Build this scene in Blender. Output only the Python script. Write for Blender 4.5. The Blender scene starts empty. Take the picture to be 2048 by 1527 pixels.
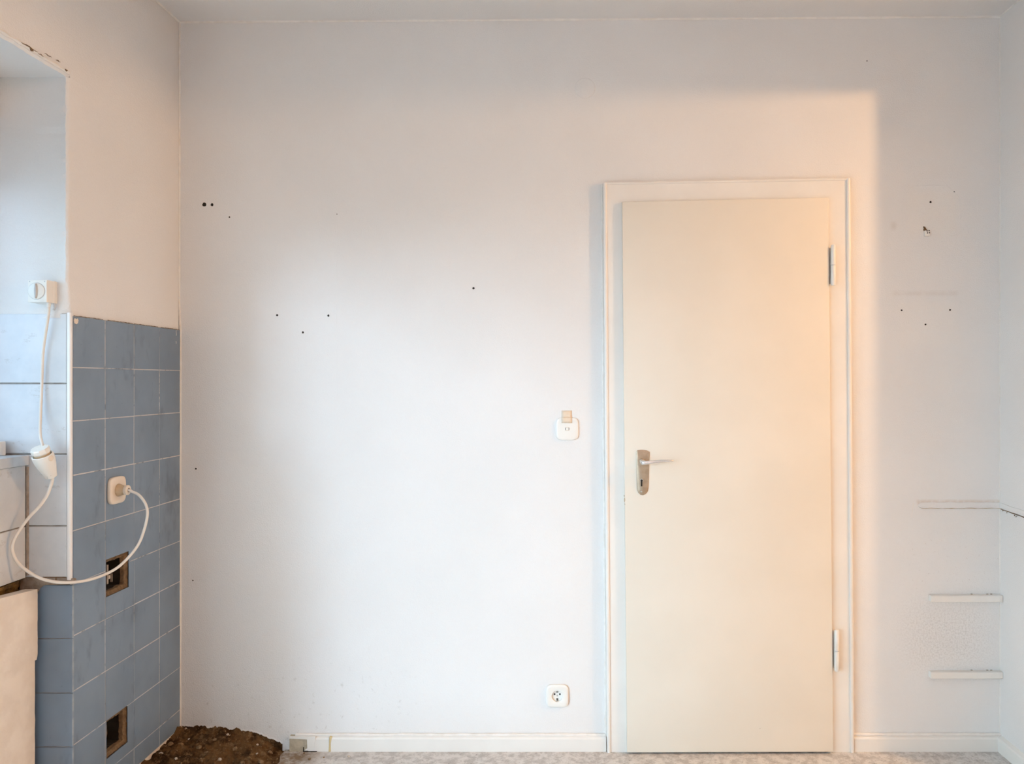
import bpy, bmesh, math, random
from mathutils import Vector, Matrix, noise as mnoise
random.seed(7)
S = bpy.context.scene
COL = S.collection
PI = math.pi

# ------------------------------------------------------------------ camera
F, VX, VY, D, CZ = 1532.0, 1140.0, 763.0, 2.74, 1.315
cd = bpy.data.cameras.new('camera'); cam = bpy.data.objects.new('camera', cd); COL.objects.link(cam)
cam.location = (0, -D, CZ); cam.rotation_euler = (PI/2, 0, 0)
cd.sensor_width = 36; cd.lens = F/2048*36
cd.shift_x = -(VX-1024)/2048; cd.shift_y = (VY-763.5)/2048
cd.clip_start = .05
S.camera = cam
S.view_settings.view_transform = 'Standard'; S.view_settings.look = 'None'
S.view_settings.gamma = 1; S.view_settings.use_curve_mapping = False
S.view_settings.exposure = 0.0

# ------------------------------------------------------------------ daylight, hall lamp and an added fill
W = bpy.data.worlds.new('sky'); S.world = W; W.use_nodes = True
bg = W.node_tree.nodes['Background']
bg.inputs[0].default_value = (.62, .86, 1.0, 1); bg.inputs[1].default_value = 6.9

def light(name, kind, loc, energy, color, **kw):
    l = bpy.data.lights.new(name, kind); l.energy = energy; l.color = color
    for k, v in kw.items(): setattr(l, k, v)
    o = bpy.data.objects.new(name, l); COL.objects.link(o); o.location = loc
    return o
haze = light('low_haze_sun', 'SUN', (-8, -6, 4), 1.38, (.56, .78, 1.0), angle=math.radians(13))
SAZ, SEL = math.radians(28.5), math.radians(4.5)
haze.rotation_euler = Vector((math.sin(SAZ), math.cos(SAZ), -math.tan(SEL))).to_track_quat('-Z', 'Y').to_euler()
rear = light('rear_fill', 'AREA', (.2, -3.7, 2.50), 11, (1, .36, .20), shape='DISK', size=.55)  # added warm fill from behind the camera, no lamp fitting built
rear.rotation_euler = (math.radians(38), 0, 0)
hall = light('hall_lamp', 'POINT', (2.74, -1.30, 2.38), 122, (1, .57, .26), shadow_soft_size=.045)

# ------------------------------------------------------------------ helpers
def at(px, py, d=D):                       # a measured image point at depth d, in metres
    return Vector(((px-VX)*d/F, d-D, CZ+(VY-py)*d/F))

def tag(o, label=None, cat=None, group=None, kind=None):
    if label: o['label'] = label
    if cat: o['category'] = cat
    if group: o['group'] = group
    if kind: o['kind'] = kind
    return o

def new(name, bm, m, parent=None, smooth=False):
    me = bpy.data.meshes.new(name)
    bmesh.ops.recalc_face_normals(bm, faces=bm.faces)
    bm.to_mesh(me); bm.free()
    if m: me.materials.append(m)
    if smooth:
        me.polygons.foreach_set('use_smooth', [True]*len(me.polygons))
        try: me.set_sharp_from_angle(angle=math.radians(40))
        except Exception: pass
    o = bpy.data.objects.new(name, me); COL.objects.link(o)
    if parent: o.parent = parent
    return o

def empty(name, loc=(0, 0, 0), rz=0):
    o = bpy.data.objects.new(name, None); COL.objects.link(o)
    o.location = loc; o.rotation_euler = (0, 0, rz); o.empty_display_size = .05
    return o

def box(bm, x0, x1, y0, y1, z0, z1):
    v = [bm.verts.new((x, y, z)) for x in (x0, x1) for y in (y0, y1) for z in (z0, z1)]
    for f in ((0,1,3,2), (4,6,7,5), (0,4,5,1), (2,3,7,6), (0,2,6,4), (1,5,7,3)):
        bm.faces.new([v[i] for i in f])
    return v

def bbox(x0, x1, y0, y1, z0, z1, b=0, seg=2):
    bm = bmesh.new(); box(bm, x0, x1, y0, y1, z0, z1)
    if b:
        bmesh.ops.bevel(bm, geom=list(bm.edges), offset=b, segments=seg, affect='EDGES', profile=.5)
    return bm

def loft(bm, rings, cap0=True, cap1=True, closed=True):
    R = [[bm.verts.new(p) for p in r] for r in rings]
    n = len(R[0])
    for a, b in zip(R, R[1:]):
        for i in range(n if closed else n-1):
            j = (i+1) % n
            bm.faces.new((a[i], a[j], b[j], b[i]))
    if cap0: bm.faces.new(R[0])
    if cap1: bm.faces.new(list(reversed(R[-1])))
    return R

def frame_of(axis):
    a = Vector(axis).normalized()
    u = a.cross(Vector((0, 0, 1)))
    if u.length < 1e-3: u = a.cross(Vector((0, 1, 0)))
    u.normalize(); return a, u, a.cross(u)

def lathe(bm, o, axis, prof, n=28, cap0=True, cap1=True, phase=0):
    a, u, v = frame_of(axis); o = Vector(o)
    rings = []
    for r, h in prof:
        rings.append([o + a*h + (u*math.cos(2*PI*i/n+phase) + v*math.sin(2*PI*i/n+phase))*r for i in range(n)])
    return loft(bm, rings, cap0, cap1)

def catmull(pts, k=8):
    P = [pts[0]*2-pts[1]] + list(pts) + [pts[-1]*2-pts[-2]]
    out = []
    for i in range(1, len(P)-2):
        p0, p1, p2, p3 = P[i-1:i+3]
        for s in range(k):
            t = s/k
            out.append(.5*((2*p1) + (p2-p0)*t + (2*p0-5*p1+4*p2-p3)*t*t + (3*p1-p0-3*p2+p3)*t**3))
    out.append(P[-2].copy())
    return out

def tube(bm, pts, r, n=10, caps=True):
    rr = r if callable(r) else (lambda t: r)
    rings = []; prev = None; N = len(pts)
    for i, p in enumerate(pts):
        t = (pts[min(i+1, N-1)]-pts[max(i-1, 0)]).normalized()
        if prev is None:
            u = t.cross(Vector((.3, .2, .93))).normalized()
        else:
            u = (prev - t*prev.dot(t)).normalized()
        prev = u; v = t.cross(u); q = rr(i/(N-1))
        rings.append([p + (u*math.cos(2*PI*k/n)+v*math.sin(2*PI*k/n))*q for k in range(n)])
    loft(bm, rings, caps, caps)

def prism(bm, poly, d):                    # polygon (list of Vector) pushed along vector d
    d = Vector(d)
    loft(bm, [[Vector(p) for p in poly], [Vector(p)+d for p in poly]])

# ------------------------------------------------------------------ materials
class G:
    def __init__(s, name):
        s.m = bpy.data.materials.new(name); s.m.use_nodes = True
        s.t = s.m.node_tree; s.n = s.t.nodes; s.b = s.n['Principled BSDF']
        g = s.n.new('ShaderNodeNewGeometry'); s.pos = g.outputs['Position']
    def link(s, a, b): s.t.links.new(a, b)
    def noise(s, scale, detail=3, rough=.55, vec=None):
        k = s.n.new('ShaderNodeTexNoise'); k.inputs['Scale'].default_value = scale
        k.inputs['Detail'].default_value = detail; k.inputs['Roughness'].default_value = rough
        s.link(vec or s.pos, k.inputs['Vector']); return k.outputs['Fac']
    def scaled(s, v):
        k = s.n.new('ShaderNodeVectorMath'); k.operation = 'MULTIPLY'
        s.link(s.pos, k.inputs[0]); k.inputs[1].default_value = v; return k.outputs[0]
    def rng(s, fac, a, b, c=0, d=1, smooth=True):
        k = s.n.new('ShaderNodeMapRange'); k.interpolation_type = 'SMOOTHSTEP' if smooth else 'LINEAR'
        s.link(fac, k.inputs[0])
        for i, v in enumerate((a, b, c, d)): k.inputs[i+1].default_value = v
        return k.outputs[0]
    def math(s, op, a, b=None):
        k = s.n.new('ShaderNodeMath'); k.operation = op
        for i, v in enumerate((a, b)):
            if v is None: continue
            if isinstance(v, (int, float)): k.inputs[i].default_value = v
            else: s.link(v, k.inputs[i])
        return k.outputs[0]
    def mix(s, fac, a, b):
        k = s.n.new('ShaderNodeMix'); k.data_type = 'RGBA'
        if isinstance(fac, (int, float)): k.inputs[0].default_value = fac
        else: s.link(fac, k.inputs[0])
        for i, v in ((6, a), (7, b)):
            if isinstance(v, tuple): k.inputs[i].default_value = (*v, 1)
            else: s.link(v, k.inputs[i])
        return k.outputs[2]
    def xyz(s):
        k = s.n.new('ShaderNodeSeparateXYZ'); s.link(s.pos, k.inputs[0]); return k.outputs
    def rect(s, ax, a0, a1, az, b0, b1, soft):
        o = s.xyz()
        f = None
        for i, lo, hi in ((ax, a0, a1), (az, b0, b1)):
            p = s.math('MULTIPLY', s.rng(o[i], lo-soft, lo+soft), s.rng(o[i], hi+soft, hi-soft))
            f = p if f is None else s.math('MULTIPLY', f, p)
        return f
    def bump(s, h, dist, strength=1, prev=None):
        k = s.n.new('ShaderNodeBump'); k.inputs['Strength'].default_value = strength
        k.inputs['Distance'].default_value = dist; s.link(h, k.inputs['Height'])
        if prev: s.link(prev, k.inputs['Normal'])
        return k.outputs[0]
    def done(s, col, rough=.6, normal=None, metal=0, spec=None):
        if isinstance(col, tuple): s.b.inputs['Base Color'].default_value = (*col, 1)
        else: s.link(col, s.b.inputs['Base Color'])
        s.b.inputs['Roughness'].default_value = rough
        s.b.inputs['Metallic'].default_value = metal
        if spec is not None: s.b.inputs['Specular IOR Level'].default_value = spec
        if normal: s.link(normal, s.b.inputs['Normal'])
        return s.m

def mottled(name, a, b, scale=20, rough=.6, bump=0, bscale=120, metal=0, lo=.35, hi=.65, spec=None):
    g = G(name)
    c = g.mix(g.rng(g.noise(scale), lo, hi), a, b)
    n = g.bump(g.noise(bscale, 2), bump) if bump else None
    return g.done(c, rough, n, metal, spec)

def wall_paint(name, a, b, back=False):
    g = G(name)
    c = g.mix(g.rng(g.noise(2.2, 2), .3, .7), a, b)
    fleck = g.rng(g.noise(190, 2), .70, .78)
    c = g.mix(g.math('MULTIPLY', fleck, .10), c, (.42, .38, .33))
    if back:
        # grime rubbed into the plaster between the two battens, ghosts of things that hung here
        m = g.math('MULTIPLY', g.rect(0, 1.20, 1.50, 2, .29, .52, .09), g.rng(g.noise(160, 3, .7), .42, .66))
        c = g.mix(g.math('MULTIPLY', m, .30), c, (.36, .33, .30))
        m = g.math('MULTIPLY', g.rect(0, 1.155, 1.385, 2, 1.628, 1.634, .012), g.rng(g.noise(26), .2, .6))
        c = g.mix(g.math('MULTIPLY', m, .30), c, (.45, .34, .26))
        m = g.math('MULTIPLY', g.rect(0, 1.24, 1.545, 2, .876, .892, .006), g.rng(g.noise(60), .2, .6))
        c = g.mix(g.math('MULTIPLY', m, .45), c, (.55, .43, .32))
        m = g.rect(0, 1.205, 1.385, 2, 1.84, 1.995, .02)
        c = g.mix(g.math('MULTIPLY', m, .25), c, (.86, .80, .72))
        m = g.math('MULTIPLY', g.rect(0, 1.15, 1.165, 2, 1.86, 1.885, .012), .25)
        c = g.mix(m, c, (.45, .34, .24))
        m = g.rect(0, 1.18, 1.385, 2, 1.44, 1.60, .02)
        c = g.mix(g.math('MULTIPLY', m, .16), c, (.88, .83, .76))
        m = g.math('MULTIPLY', g.rect(0, 1.20, 1.56, 2, .55, .78, .05), g.rng(g.noise(90, 4, .7), .60, .70))
        c = g.mix(g.math('MULTIPLY', m, .30), c, (.42, .36, .30))
        # scuffs low on the wall near the broken floor
        m = g.math('MULTIPLY', g.rect(0, -1.42, -.55, 2, -.05, .30, .12), g.rng(g.noise(45, 4, .7), .58, .72))
        c = g.mix(g.math('MULTIPLY', m, .35), c, (.40, .35, .30))
    h = g.math('ADD', g.math('MULTIPLY', g.noise(55, 3), .6), g.noise(240, 2))
    return g.done(c, .75, g.bump(h, .0011), spec=.25)

M = {}
M['wall'] = wall_paint('wall_paint', (.80, .79, .775), (.775, .765, .75), True)
M['wall_side'] = wall_paint('side_wall_paint', (.80, .79, .775), (.765, .755, .74))
M['ceiling'] = wall_paint('ceiling_paint', (.81, .80, .79), (.78, .77, .76))
M['bead'] = mottled('corner_filler', (.84, .81, .77), (.78, .75, .70), 30, .7, .0008, 150)
M['trim'] = mottled('painted_wood', (.82, .80, .755), (.79, .77, .725), 6, .42, .0003, 60)
M['door'] = mottled('door_lacquer', (.80, .745, .645), (.77, .715, .615), 3, .40, .00015, 40)
M['rawwood'] = mottled('bare_board_end', (.50, .43, .32), (.40, .34, .25), 40, .8, .0006, 200)
M['yellow'] = mottled('yellowed_filler', (.70, .56, .30), (.62, .50, .28), 80, .8)
M['plastic'] = mottled('white_plastic', (.84, .82, .77), (.82, .80, .75), 9, .32)
M['cream'] = mottled('aged_cream_plastic', (.80, .71, .60), (.76, .67, .56), 12, .34)
M['tan'] = mottled('tan_plastic', (.58, .44, .28), (.50, .38, .24), 18, .4)
M['bluewhite'] = mottled('white_coated_plastic', (.86, .86, .86), (.83, .83, .83), 9, .35)
M['cable'] = mottled('cable_sheath', (.80, .75, .68), (.76, .71, .64), 14, .45)
M['dark'] = mottled('hollow_shade', (.012, .010, .008), (.02, .016, .012), 30, .9)  # near-black colour stands for the shade inside holes and gaps
M['grey'] = mottled('grey_plastic', (.55, .56, .57), (.5, .51, .52), 20, .4)
M['tape'] = mottled('masking_tape', (.80, .67, .52), (.77, .63, .48), 60, .6)
M['metal'] = mottled('worn_satin_metal', (.62, .60, .56), (.52, .50, .46), 30, .33, 0, metal=.85)
M['bronze'] = mottled('bronze_anodised_metal', (.46, .36, .26), (.40, .31, .22), 60, .42, 0, metal=.55)
M['alu'] = mottled('bright_aluminium', (.80, .80, .79), (.70, .70, .69), 30, .26, 0, metal=.75)
M['sill'] = mottled('pale_stone_sill', (.62, .66, .70), (.54, .58, .62), 25, .4, .0003, 200)
M['mortar'] = mottled('brown_mortar', (.20, .125, .065), (.13, .08, .042), 70, .95, .003, 130)
M['greymortar'] = mottled('grey_beige_mortar', (.34, .28, .23), (.26, .21, .17), 60, .95, .002, 140)
M['wool'] = mottled('rotten_brown_packing', (.20, .115, .03), (.07, .04, .012), 55, .95, .004, 90)
M['board'] = mottled('beige_building_board', (.86, .79, .70), (.79, .71, .62), 14, .85, .0012, 110)
M['chip'] = mottled('pale_stone_chip', (.62, .54, .45), (.45, .38, .30), 90, .9)
M['brownchip'] = mottled('brown_stone_chip', (.27, .17, .09), (.16, .10, .05), 90, .95)
M['ground'] = mottled('outdoor_paving', (.42, .40, .39), (.36, .34, .33), 1.0, .9)

g = G('blue_tile_glaze')
c = g.mix(g.rng(g.noise(5, 3), .3, .7), (.205, .278, .368), (.175, .238, .318))
c = g.mix(g.math('MULTIPLY', g.rng(g.noise(9, 4, .7, g.scaled((1, 1, .45))), .56, .74), .45), c, (.085, .10, .12))
c = g.mix(g.math('MULTIPLY', g.rng(g.noise(60, 4, .75), .66, .74), .35), c, (.05, .05, .055))
M['bluetile'] = g.done(c, .38, g.bump(g.noise(35, 2), .0004))
M['worn'] = mottled('worn_tile_edge', (.33, .37, .41), (.23, .28, .34), 40, .5)
g = G('white_tile_glaze')
c = g.mix(g.rng(g.noise(7, 4, .6), .35, .68), (.67, .69, .71), (.58, .61, .64))
c = g.mix(g.math('MULTIPLY', g.rng(g.noise(11, 5, .8, g.scaled((1, 1, 2.2))), .61, .66), .35), c, (.42, .40, .38))
M['whitetile'] = g.done(c, .30, g.bump(g.noise(20, 2), .0005))
g = G('tile_joint')
c = g.mix(g.rng(g.noise(18, 4, .7), .52, .66), (.56, .56, .57), (.20, .22, .25))
M['grout'] = g.done(c, .9)
g = G('grey_joint'); M['greygrout'] = g.done(g.mix(g.rng(g.noise(30), .4, .6), (.33, .32, .30), (.24, .22, .20)), .9)
g = G('terrazzo_floor')
c = g.mix(g.rng(g.noise(28, 5, .75), .40, .62), (.68, .66, .635), (.46, .44, .42))
c = g.mix(g.math('MULTIPLY', g.rng(g.noise(95, 3, .7), .60, .68), .6), c, (.20, .185, .17))
c = g.mix(g.math('MULTIPLY', g.rng(g.noise(70, 3, .7), .64, .72), .6), c, (.76, .74, .72))
m = g.math('MULTIPLY', g.rect(0, -1.5, -.90, 1, -.6, .1, .05), g.rng(g.noise(25, 4, .7), .25, .6))
c = g.mix(m, c, (.22, .15, .09))
M['floor'] = g.done(c, .62, g.bump(g.noise(90, 3), .0012))
g = G('rubble_earth')
c = g.mix(g.rng(g.noise(14, 5, .7), .38, .62), (.13, .072, .03), (.035, .018, .008))
c = g.mix(g.math('MULTIPLY', g.rng(g.noise(38, 5, .75), .52, .64), .7), c, (.22, .14, .075))
c = g.mix(g.math('MULTIPLY', g.rng(g.noise(120, 3, .7), .72, .76), .6), c, (.50, .42, .33))
M['rubble'] = g.done(c, .97, g.bump(g.noise(110, 4, .7), .004), spec=.1)
def glass(name, tint):
    g = G(name)
    tr = g.n.new('ShaderNodeBsdfTransparent'); tr.inputs[0].default_value = (*tint, 1)
    gl = g.n.new('ShaderNodeBsdfGlossy'); gl.inputs['Roughness'].default_value = .02
    mx = g.n.new('ShaderNodeMixShader'); mx.inputs[0].default_value = .07
    g.link(tr.outputs[0], mx.inputs[1]); g.link(gl.outputs[0], mx.inputs[2])
    g.link(mx.outputs[0], g.n['Material Output'].inputs['Surface']); return g.m
M['glass'] = glass('clear_glass', (1, 1, 1)); M['dimming_glass'] = glass('light_dimming_glass', (.62, .65, .69))  # second glass is tinted to cut the daylight on the window reveal

# ------------------------------------------------------------------ the room
XL, XR = -1.393, 1.538                      # tiled face of the left wall, right wall
YJ = -.598                                  # reveal face of the window
YW = -1.06                                  # far jamb of the window
YD0, YD1, ZD = -1.065, -4.15, 1.925            # unseen balcony door further along the same wall, sized for its light
ZS, ZH = 1.112, 2.164                       # sill top, window head
XO = -1.86                                  # outer face of the left wall
YB = -4.4                                   # wall behind the camera
def zc(x): return 2.601 + (x+1.393)*(.020/2.931)

def S_(name, bm, m, label, cat, **kw):
    return tag(new(name, bm, m, **kw), label, cat, kind='structure')

# back wall with the door opening
bm = bmesh.new()
for x0, x1, z0, z1 in ((XO, .17, -.1, 2.66), (.98, 4.6, -.1, 2.66), (.17, .98, 1.985, 2.66)):
    box(bm, x0, x1, 0, .14, z0, z1)
wall_back = S_('wall_back', bm, M['wall'], 'off-white rough plaster wall that holds the closed door', 'wall')
# black panel standing for the darkness behind the door
bm = bmesh.new(); box(bm, .10, 1.05, .14, .20, -.1, 2.05)
tag(new('door_backing', bm, M['dark'], wall_back))

# ceiling (falls a little to the left)
bm = bmesh.new()
v = [(x, y, zc(x)+dz) for dz in (0, .1) for x, y in ((XO, YB-.1), (4.6, YB-.1), (4.6, .0), (XO, .0))]
loft(bm, [v[:4], v[4:]])
S_('ceiling', bm, M['ceiling'], 'pale plain plaster ceiling along the top of the picture', 'ceiling')

# floor slab with the broken-out corner, and the bed under it
bm = bmesh.new()
box(bm, XO, 4.6, YB-.1, -.62, -.06, 0)
edge = []
for i in range(15):
    y = -.62 + .62*i/14
    edge.append((-1.012+.012*math.sin(i*2.3)+random.uniform(-.006, .006), y))
lo = [Vector((x, y, -.06)) for x, y in edge] + [Vector((4.6, .14, -.06)), Vector((4.6, -.62, -.06))]
lo[14].y = .14
loft(bm, [lo, [p+Vector((0, 0, .06)) for p in lo]])
box(bm, XO, 4.6, YB-.1, .14, -.12, -.06)
S_('floor', bm, M['floor'], 'speckled pale grey stone floor, broken out in the left corner', 'floor')

# right wall: a short stub, then a wide opening to the next room
bm = bmesh.new()
YO0, YO1, ZO = -.352, -2.25, 2.36
box(bm, XR, XR+.12, YO0, 0, 0, 2.66)
box(bm, XR, XR+.12, YO1, YO0, ZO, 2.66)
box(bm, XR, XR+.12, YB, YO1, 0, 2.66)
wall_right = S_('wall_right', bm, M['wall_side'], 'off-white plaster wall at the right edge', 'wall')
bm = bmesh.new(); box(bm, 4.5, 4.6, YB, 0, 0, 2.68)
S_('wall_next_room', bm, M['wall_side'], 'plain pale far wall of the next room', 'wall')
bm = bmesh.new(); box(bm, XO, 4.6, YB-.1, YB, 0, 2.68)
S_('wall_rear', bm, M['wall_side'], 'plain pale plaster wall facing the door', 'wall')

# left wall: plaster above the tiles, window opening with hand-finished edges
bm = bmesh.new()
rings = []
zs = [1.493 + (ZH-1.493)*i/140 for i in range(141)]
for i, z in enumerate(zs):
    t = max(0, 1-(z-1.493)/.11)
    j = .0030*mnoise.noise((0, 3, z*24)) + .0026*mnoise.noise((5, 1, z*70)) + .0012*mnoise.noise((8, 1, z*160))
    ye = YJ-.008 + j + .016*t**1.6
    xe = -1.3985
    yr = -.601
    bul = .004*max(0, 1-abs(z-1.58)/.10)
    rings.append([Vector((-1.72, yr, z)), Vector((-1.50, yr+.0006*mnoise.noise((1, 1, z*12)), z)), Vector((-1.425, yr-.002+j*.5, z)),
                  Vector((xe-.007, ye, z)), Vector((xe-.0025, ye+.003, z)), Vector((xe, ye+.009, z)),
                  Vector((xe+.0006, -.42, z)), Vector((xe, -.12, z)), Vector((xe-bul*.3, -.03, z)), Vector((xe, .0, z))])
loft(bm, rings, False, False, closed=False)
rings = []
for i in range(60):                         # plaster over the window head, edge along Y
    y = YW + (YJ+.0-YW)*i/59
    j = .003*mnoise.noise((7, y*18, 0)) + .002*mnoise.noise((2, y*60, 0))
    rings.append([Vector((-1.72, y, ZH)), Vector((-1.44, y, ZH)), Vector((-1.404, y, ZH+j)), Vector((-1.3985, y, ZH+.006+j)),
                  Vector((-1.398, y, ZH+.03)), Vector((-1.398, y, 2.68))])
loft(bm, rings, False, False, closed=False)
box(bm, -1.405, -1.3981, YJ+.0002, 0, ZH, 2.68)
box(bm, XO, -1.47, YJ+.03, 0, -.1, 2.68)         # core behind the plaster
box(bm, XO, -1.41, YW, YJ, ZH+.004, 2.68)
box(bm, XO, -1.398, YB, YD1, -.1, 2.68)
box(bm, XO, -1.398, YD1, YD0, ZD, 2.68)
box(bm, XO, -1.56, YW, YJ+.02, -.1, 1.08)
wall_left = S_('wall_left', bm, M['wall_side'], 'left plaster wall with blue tiles below and window recess', 'wall', smooth=True)

# crumbled edge bead along the window head
bm = bmesh.new()
pts = [Vector((-1.3975, y, ZH+.012+.0015*mnoise.noise((y*40, 0, 0)))) for y in [YW+.01 + (YJ-.012-YW)*i/70 for i in range(71)]]
tube(bm, pts, lambda t: .0045+.002*math.sin(t*60), 6)
new('plaster_lip', bm, M['bead'], wall_left, True)
for y0, y1, dz, r in ((-.80, -.735, .0065, .0011), (-.765, -.752, .003, .0026), (-.735, -.712, .005, .0008), (-.628, -.616, .0055, .0018), (-.66, -.64, .02, .0008), (-.705, -.675, .018, .0008)):
    bm = bmesh.new()
    tube(bm, [Vector((-1.3925-.004*(dz > .01), y0+(y1-y0)*k/6, ZH+.006+dz+.0012*math.sin(k*1.7+y0*90))) for k in range(7)], lambda t, r=r: r*(.3+math.sin(t*PI)), 5)
    new('crack', bm, M['mortar'], wall_left)

# ---- tile helper: plain or with rectangular cut-outs; local front faces -Y
def tile_mesh(w, h, t=.007, b=.0012):
    bm = bmesh.new()
    def r(dx, y): return [Vector((sx*(w/2-dx), y, sz*(h/2-dx))) for sx, sz in ((-1, -1), (1, -1), (1, 1), (-1, 1))]
    loft(bm, [r(0, t), r(0, b*.8), r(b, 0)], True, True)
    return bm
def cut_rects(x0, x1, z0, z1, holes):
    xs = sorted({x0, x1, *[h for H in holes for h in H[:2] if x0 < h < x1]})
    zs = sorted({z0, z1, *[h for H in holes for h in H[2:] if z0 < h < z1]})
    out = []
    for a, b in zip(xs, xs[1:]):
        for c, d in zip(zs, zs[1:]):
            mx, mz = (a+b)/2, (c+d)/2
            if not any(H[0] < mx < H[1] and H[2] < mz < H[3] for H in holes): out.append((a, b, c, d))
    return out

HOLES = [(-.441, -.322, .668, .781), (-.438, -.328, .181, .297)]
YC = [-.593, -.443, -.291, -.139, -.003]
ZR = [1.500, 1.355, 1.205, 1.0525, .8965, .7465, .6025, .4465, .2955, .144, .078]
J = .0013
cache = {}
for ci in range(4):
    for ri in range(10):
        y0, y1, z1, z0 = YC[ci]+J, YC[ci+1]-J, ZR[ri]-J, ZR[ri+1]+J
        dx = random.uniform(-.0006, .0006)
        hit = [H for H in HOLES if H[0] < y1 and H[1] > y0 and H[2] < z1 and H[3] > z0]
        if hit:
            bm = bmesh.new()
            for a, b_, c_, d_ in cut_rects(y0, y1, z0, z1, HOLES): box(bm, XL-.007, XL+dx, a, b_, c_, d_)
            bmesh.ops.remove_doubles(bm, verts=bm.verts, dist=1e-5)
            new('tile', bm, M['bluetile'], wall_left)
            continue
        key = (round(y1-y0, 4), round(z1-z0, 4))
        if key not in cache:
            o = new('tile', tile_mesh(*key), M['bluetile'], wall_left); cache[key] = o.data
        else:
            o = bpy.data.objects.new('tile', cache[key]); COL.objects.link(o); o.parent = wall_left
        o.location = (XL+dx, (y0+y1)/2, (z0+z1)/2)
        o.rotation_euler = (0, random.uniform(-.0012, .0012), PI/2+random.uniform(-.003, .003))
# joint bed behind the blue tiles
bm = bmesh.new()
for a, b_, c_, d_ in cut_rects(-.591, 0, .078, 1.498, HOLES): box(bm, XL-.010, XL-.0011, a, b_, c_, d_)
new('tile_bed', bm, M['grout'], wall_left)
# thin dark line where the plaster meets the top row, a chip in the first tile
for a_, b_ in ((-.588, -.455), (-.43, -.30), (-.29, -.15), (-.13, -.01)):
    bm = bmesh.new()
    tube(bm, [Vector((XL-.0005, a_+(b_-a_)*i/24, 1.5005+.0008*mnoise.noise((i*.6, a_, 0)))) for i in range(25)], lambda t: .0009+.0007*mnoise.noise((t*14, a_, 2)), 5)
    new('dark_line', bm, M['mortar'], wall_left)
bm = bmesh.new()
prism(bm, [Vector((XL+.0003, y, z)) for y, z in ((-.590, 1.488), (-.586, 1.494), (-.580, 1.491), (-.574, 1.494), (-.570, 1.489), (-.572, 1.481), (-.579, 1.477), (-.588, 1.480))], (.0005, 0, 0))
new('chip', bm, M['cream'], wall_left)
for y0, z0, h in ((-.031, 1.478, .019), (-.032, 1.45, .008)):
    bm = bmesh.new(); tube(bm, [Vector((XL+.0003, y0+.0008*math.sin(i), z0+h*i/6)) for i in range(7)], .0010, 5); new('paint_drip', bm, M['bead'], wall_left)
# ragged mortar at the foot, under the last tiles
bm = bmesh.new()
rows = [[Vector((XL-.004-.02*(k == 0)+.004*mnoise.noise((y*30, k, 2)), y, -.06+.143*k/5+.004*mnoise.noise((y*40, 9, k)))) for y in [-.60+.6*i/40 for i in range(41)]] for k in range(6)]
loft(bm, rows, False, False, closed=False)
new('mortar_foot', bm, M['board'], wall_left, True)
# cavities: crumbling rim, dark pocket, bits inside
for hi, (a, b_, c_, d_) in enumerate(HOLES):
    r = .012
    bm = bmesh.new()
    x1, x0, xb = XL-.003, XL-.016, XL-.062
    def ring(x, e, wob=0):
        pts = []
        N = 10
        cs = [(a+e, c_+e), (b_-e, c_+e), (b_-e, d_-e), (a+e, d_-e)]
        for (p, q), (p2, q2) in zip(cs, cs[1:]+cs[:1]):
            for k in range(N):
                t = k/N; y, z = p+(p2-p)*t, q+(q2-q)*t
                y += wob*mnoise.noise((y*90, z*90, hi)); z += wob*mnoise.noise((z*90, y*90, 5+hi))
                pts.append(Vector((x + (.002*mnoise.noise((y*120, z*120, 3)) if wob else 0), y, z)))
        return pts
    loft(bm, [ring(XL-.0015, -.001), ring(XL-.006, .0015, .002), ring(XL-.009, r, .004), ring(XL-.02, r+.002, .004)], False, False)
    rim = new('cavity_rim', bm, M['mortar'], wall_left, True)
    bm = bmesh.new(); loft(bm, [ring(XL-.019, r-.001, .004), ring(xb, r+.001, .004)], False, True)
    new('pocket', bm, M['dark'], rim)
    if hi == 0:
        bm = bmesh.new(); box(bm, xb, XL-.022, a+.016, a+.030, c_+.016, c_+.055)
        bmesh.ops.bevel(bm, geom=list(bm.edges), offset=.002, segments=1, affect='EDGES'); new('old_conduit', bm, M['greymortar'], rim)
        bm = bmesh.new(); box(bm, xb+.01, XL-.018, a+.036, a+.043, c_+.03, c_+.088)
        new('old_conduit', bm, M['greymortar'], rim)
        bm = bbox(XL-.035, XL-.024, a+.050, a+.064, c_+.040, c_+.052, .002); new('paint_chip', bm, M['chip'], rim)
        bm = bbox(XL-.035, XL-.028, a+.078, a+.081, c_+.026, c_+.052, .0008); new('paint_chip', bm, M['greymortar'], rim)
    else:
        bm = bmesh.new(); lathe(bm, (XL-.046, a+.050, c_+.022), (0, 0, 1), [(.012, 0), (.016, .03), (.013, .055), (.009, .078)], 12)
        for v in bm.verts: v.co += Vector((.003*mnoise.noise(v.co*160), .004*mnoise.noise(v.co*140+Vector((3, 0, 0))), 0))
        new('mortar_lump', bm, M['mortar'], rim, True)

# ---- window recess: white tiles, trim strip, blue tiles below
ZW = [1.507, 1.310, 1.113, .913, .768]
YT = -.5985
for x1, x0 in ((-1.4045, -1.652), (-1.6545, -1.85)):
    for zt, zb in zip(ZW, ZW[1:]):
        if zb >= 1.1: a, b_ = x0, x1
        else:
            if x1 < -1.5: continue
            a, b_ = -1.522, x1
        o = new('tile', tile_mesh(b_-a-.002, zt-zb-.004, .006, .0016), M['whitetile'], wall_left)
        o.location = ((a+b_)/2, YT-.0035, (zt+zb)/2)
bm = bmesh.new(); box(bm, -1.86, -1.404, YT-.001, YT+.006, ZS-.03, 1.506); box(bm, -1.53, -1.404, YT-.001, YT+.006, .769, ZS-.03)
new('tile_bed', bm, M['greygrout'], wall_left)
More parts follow.
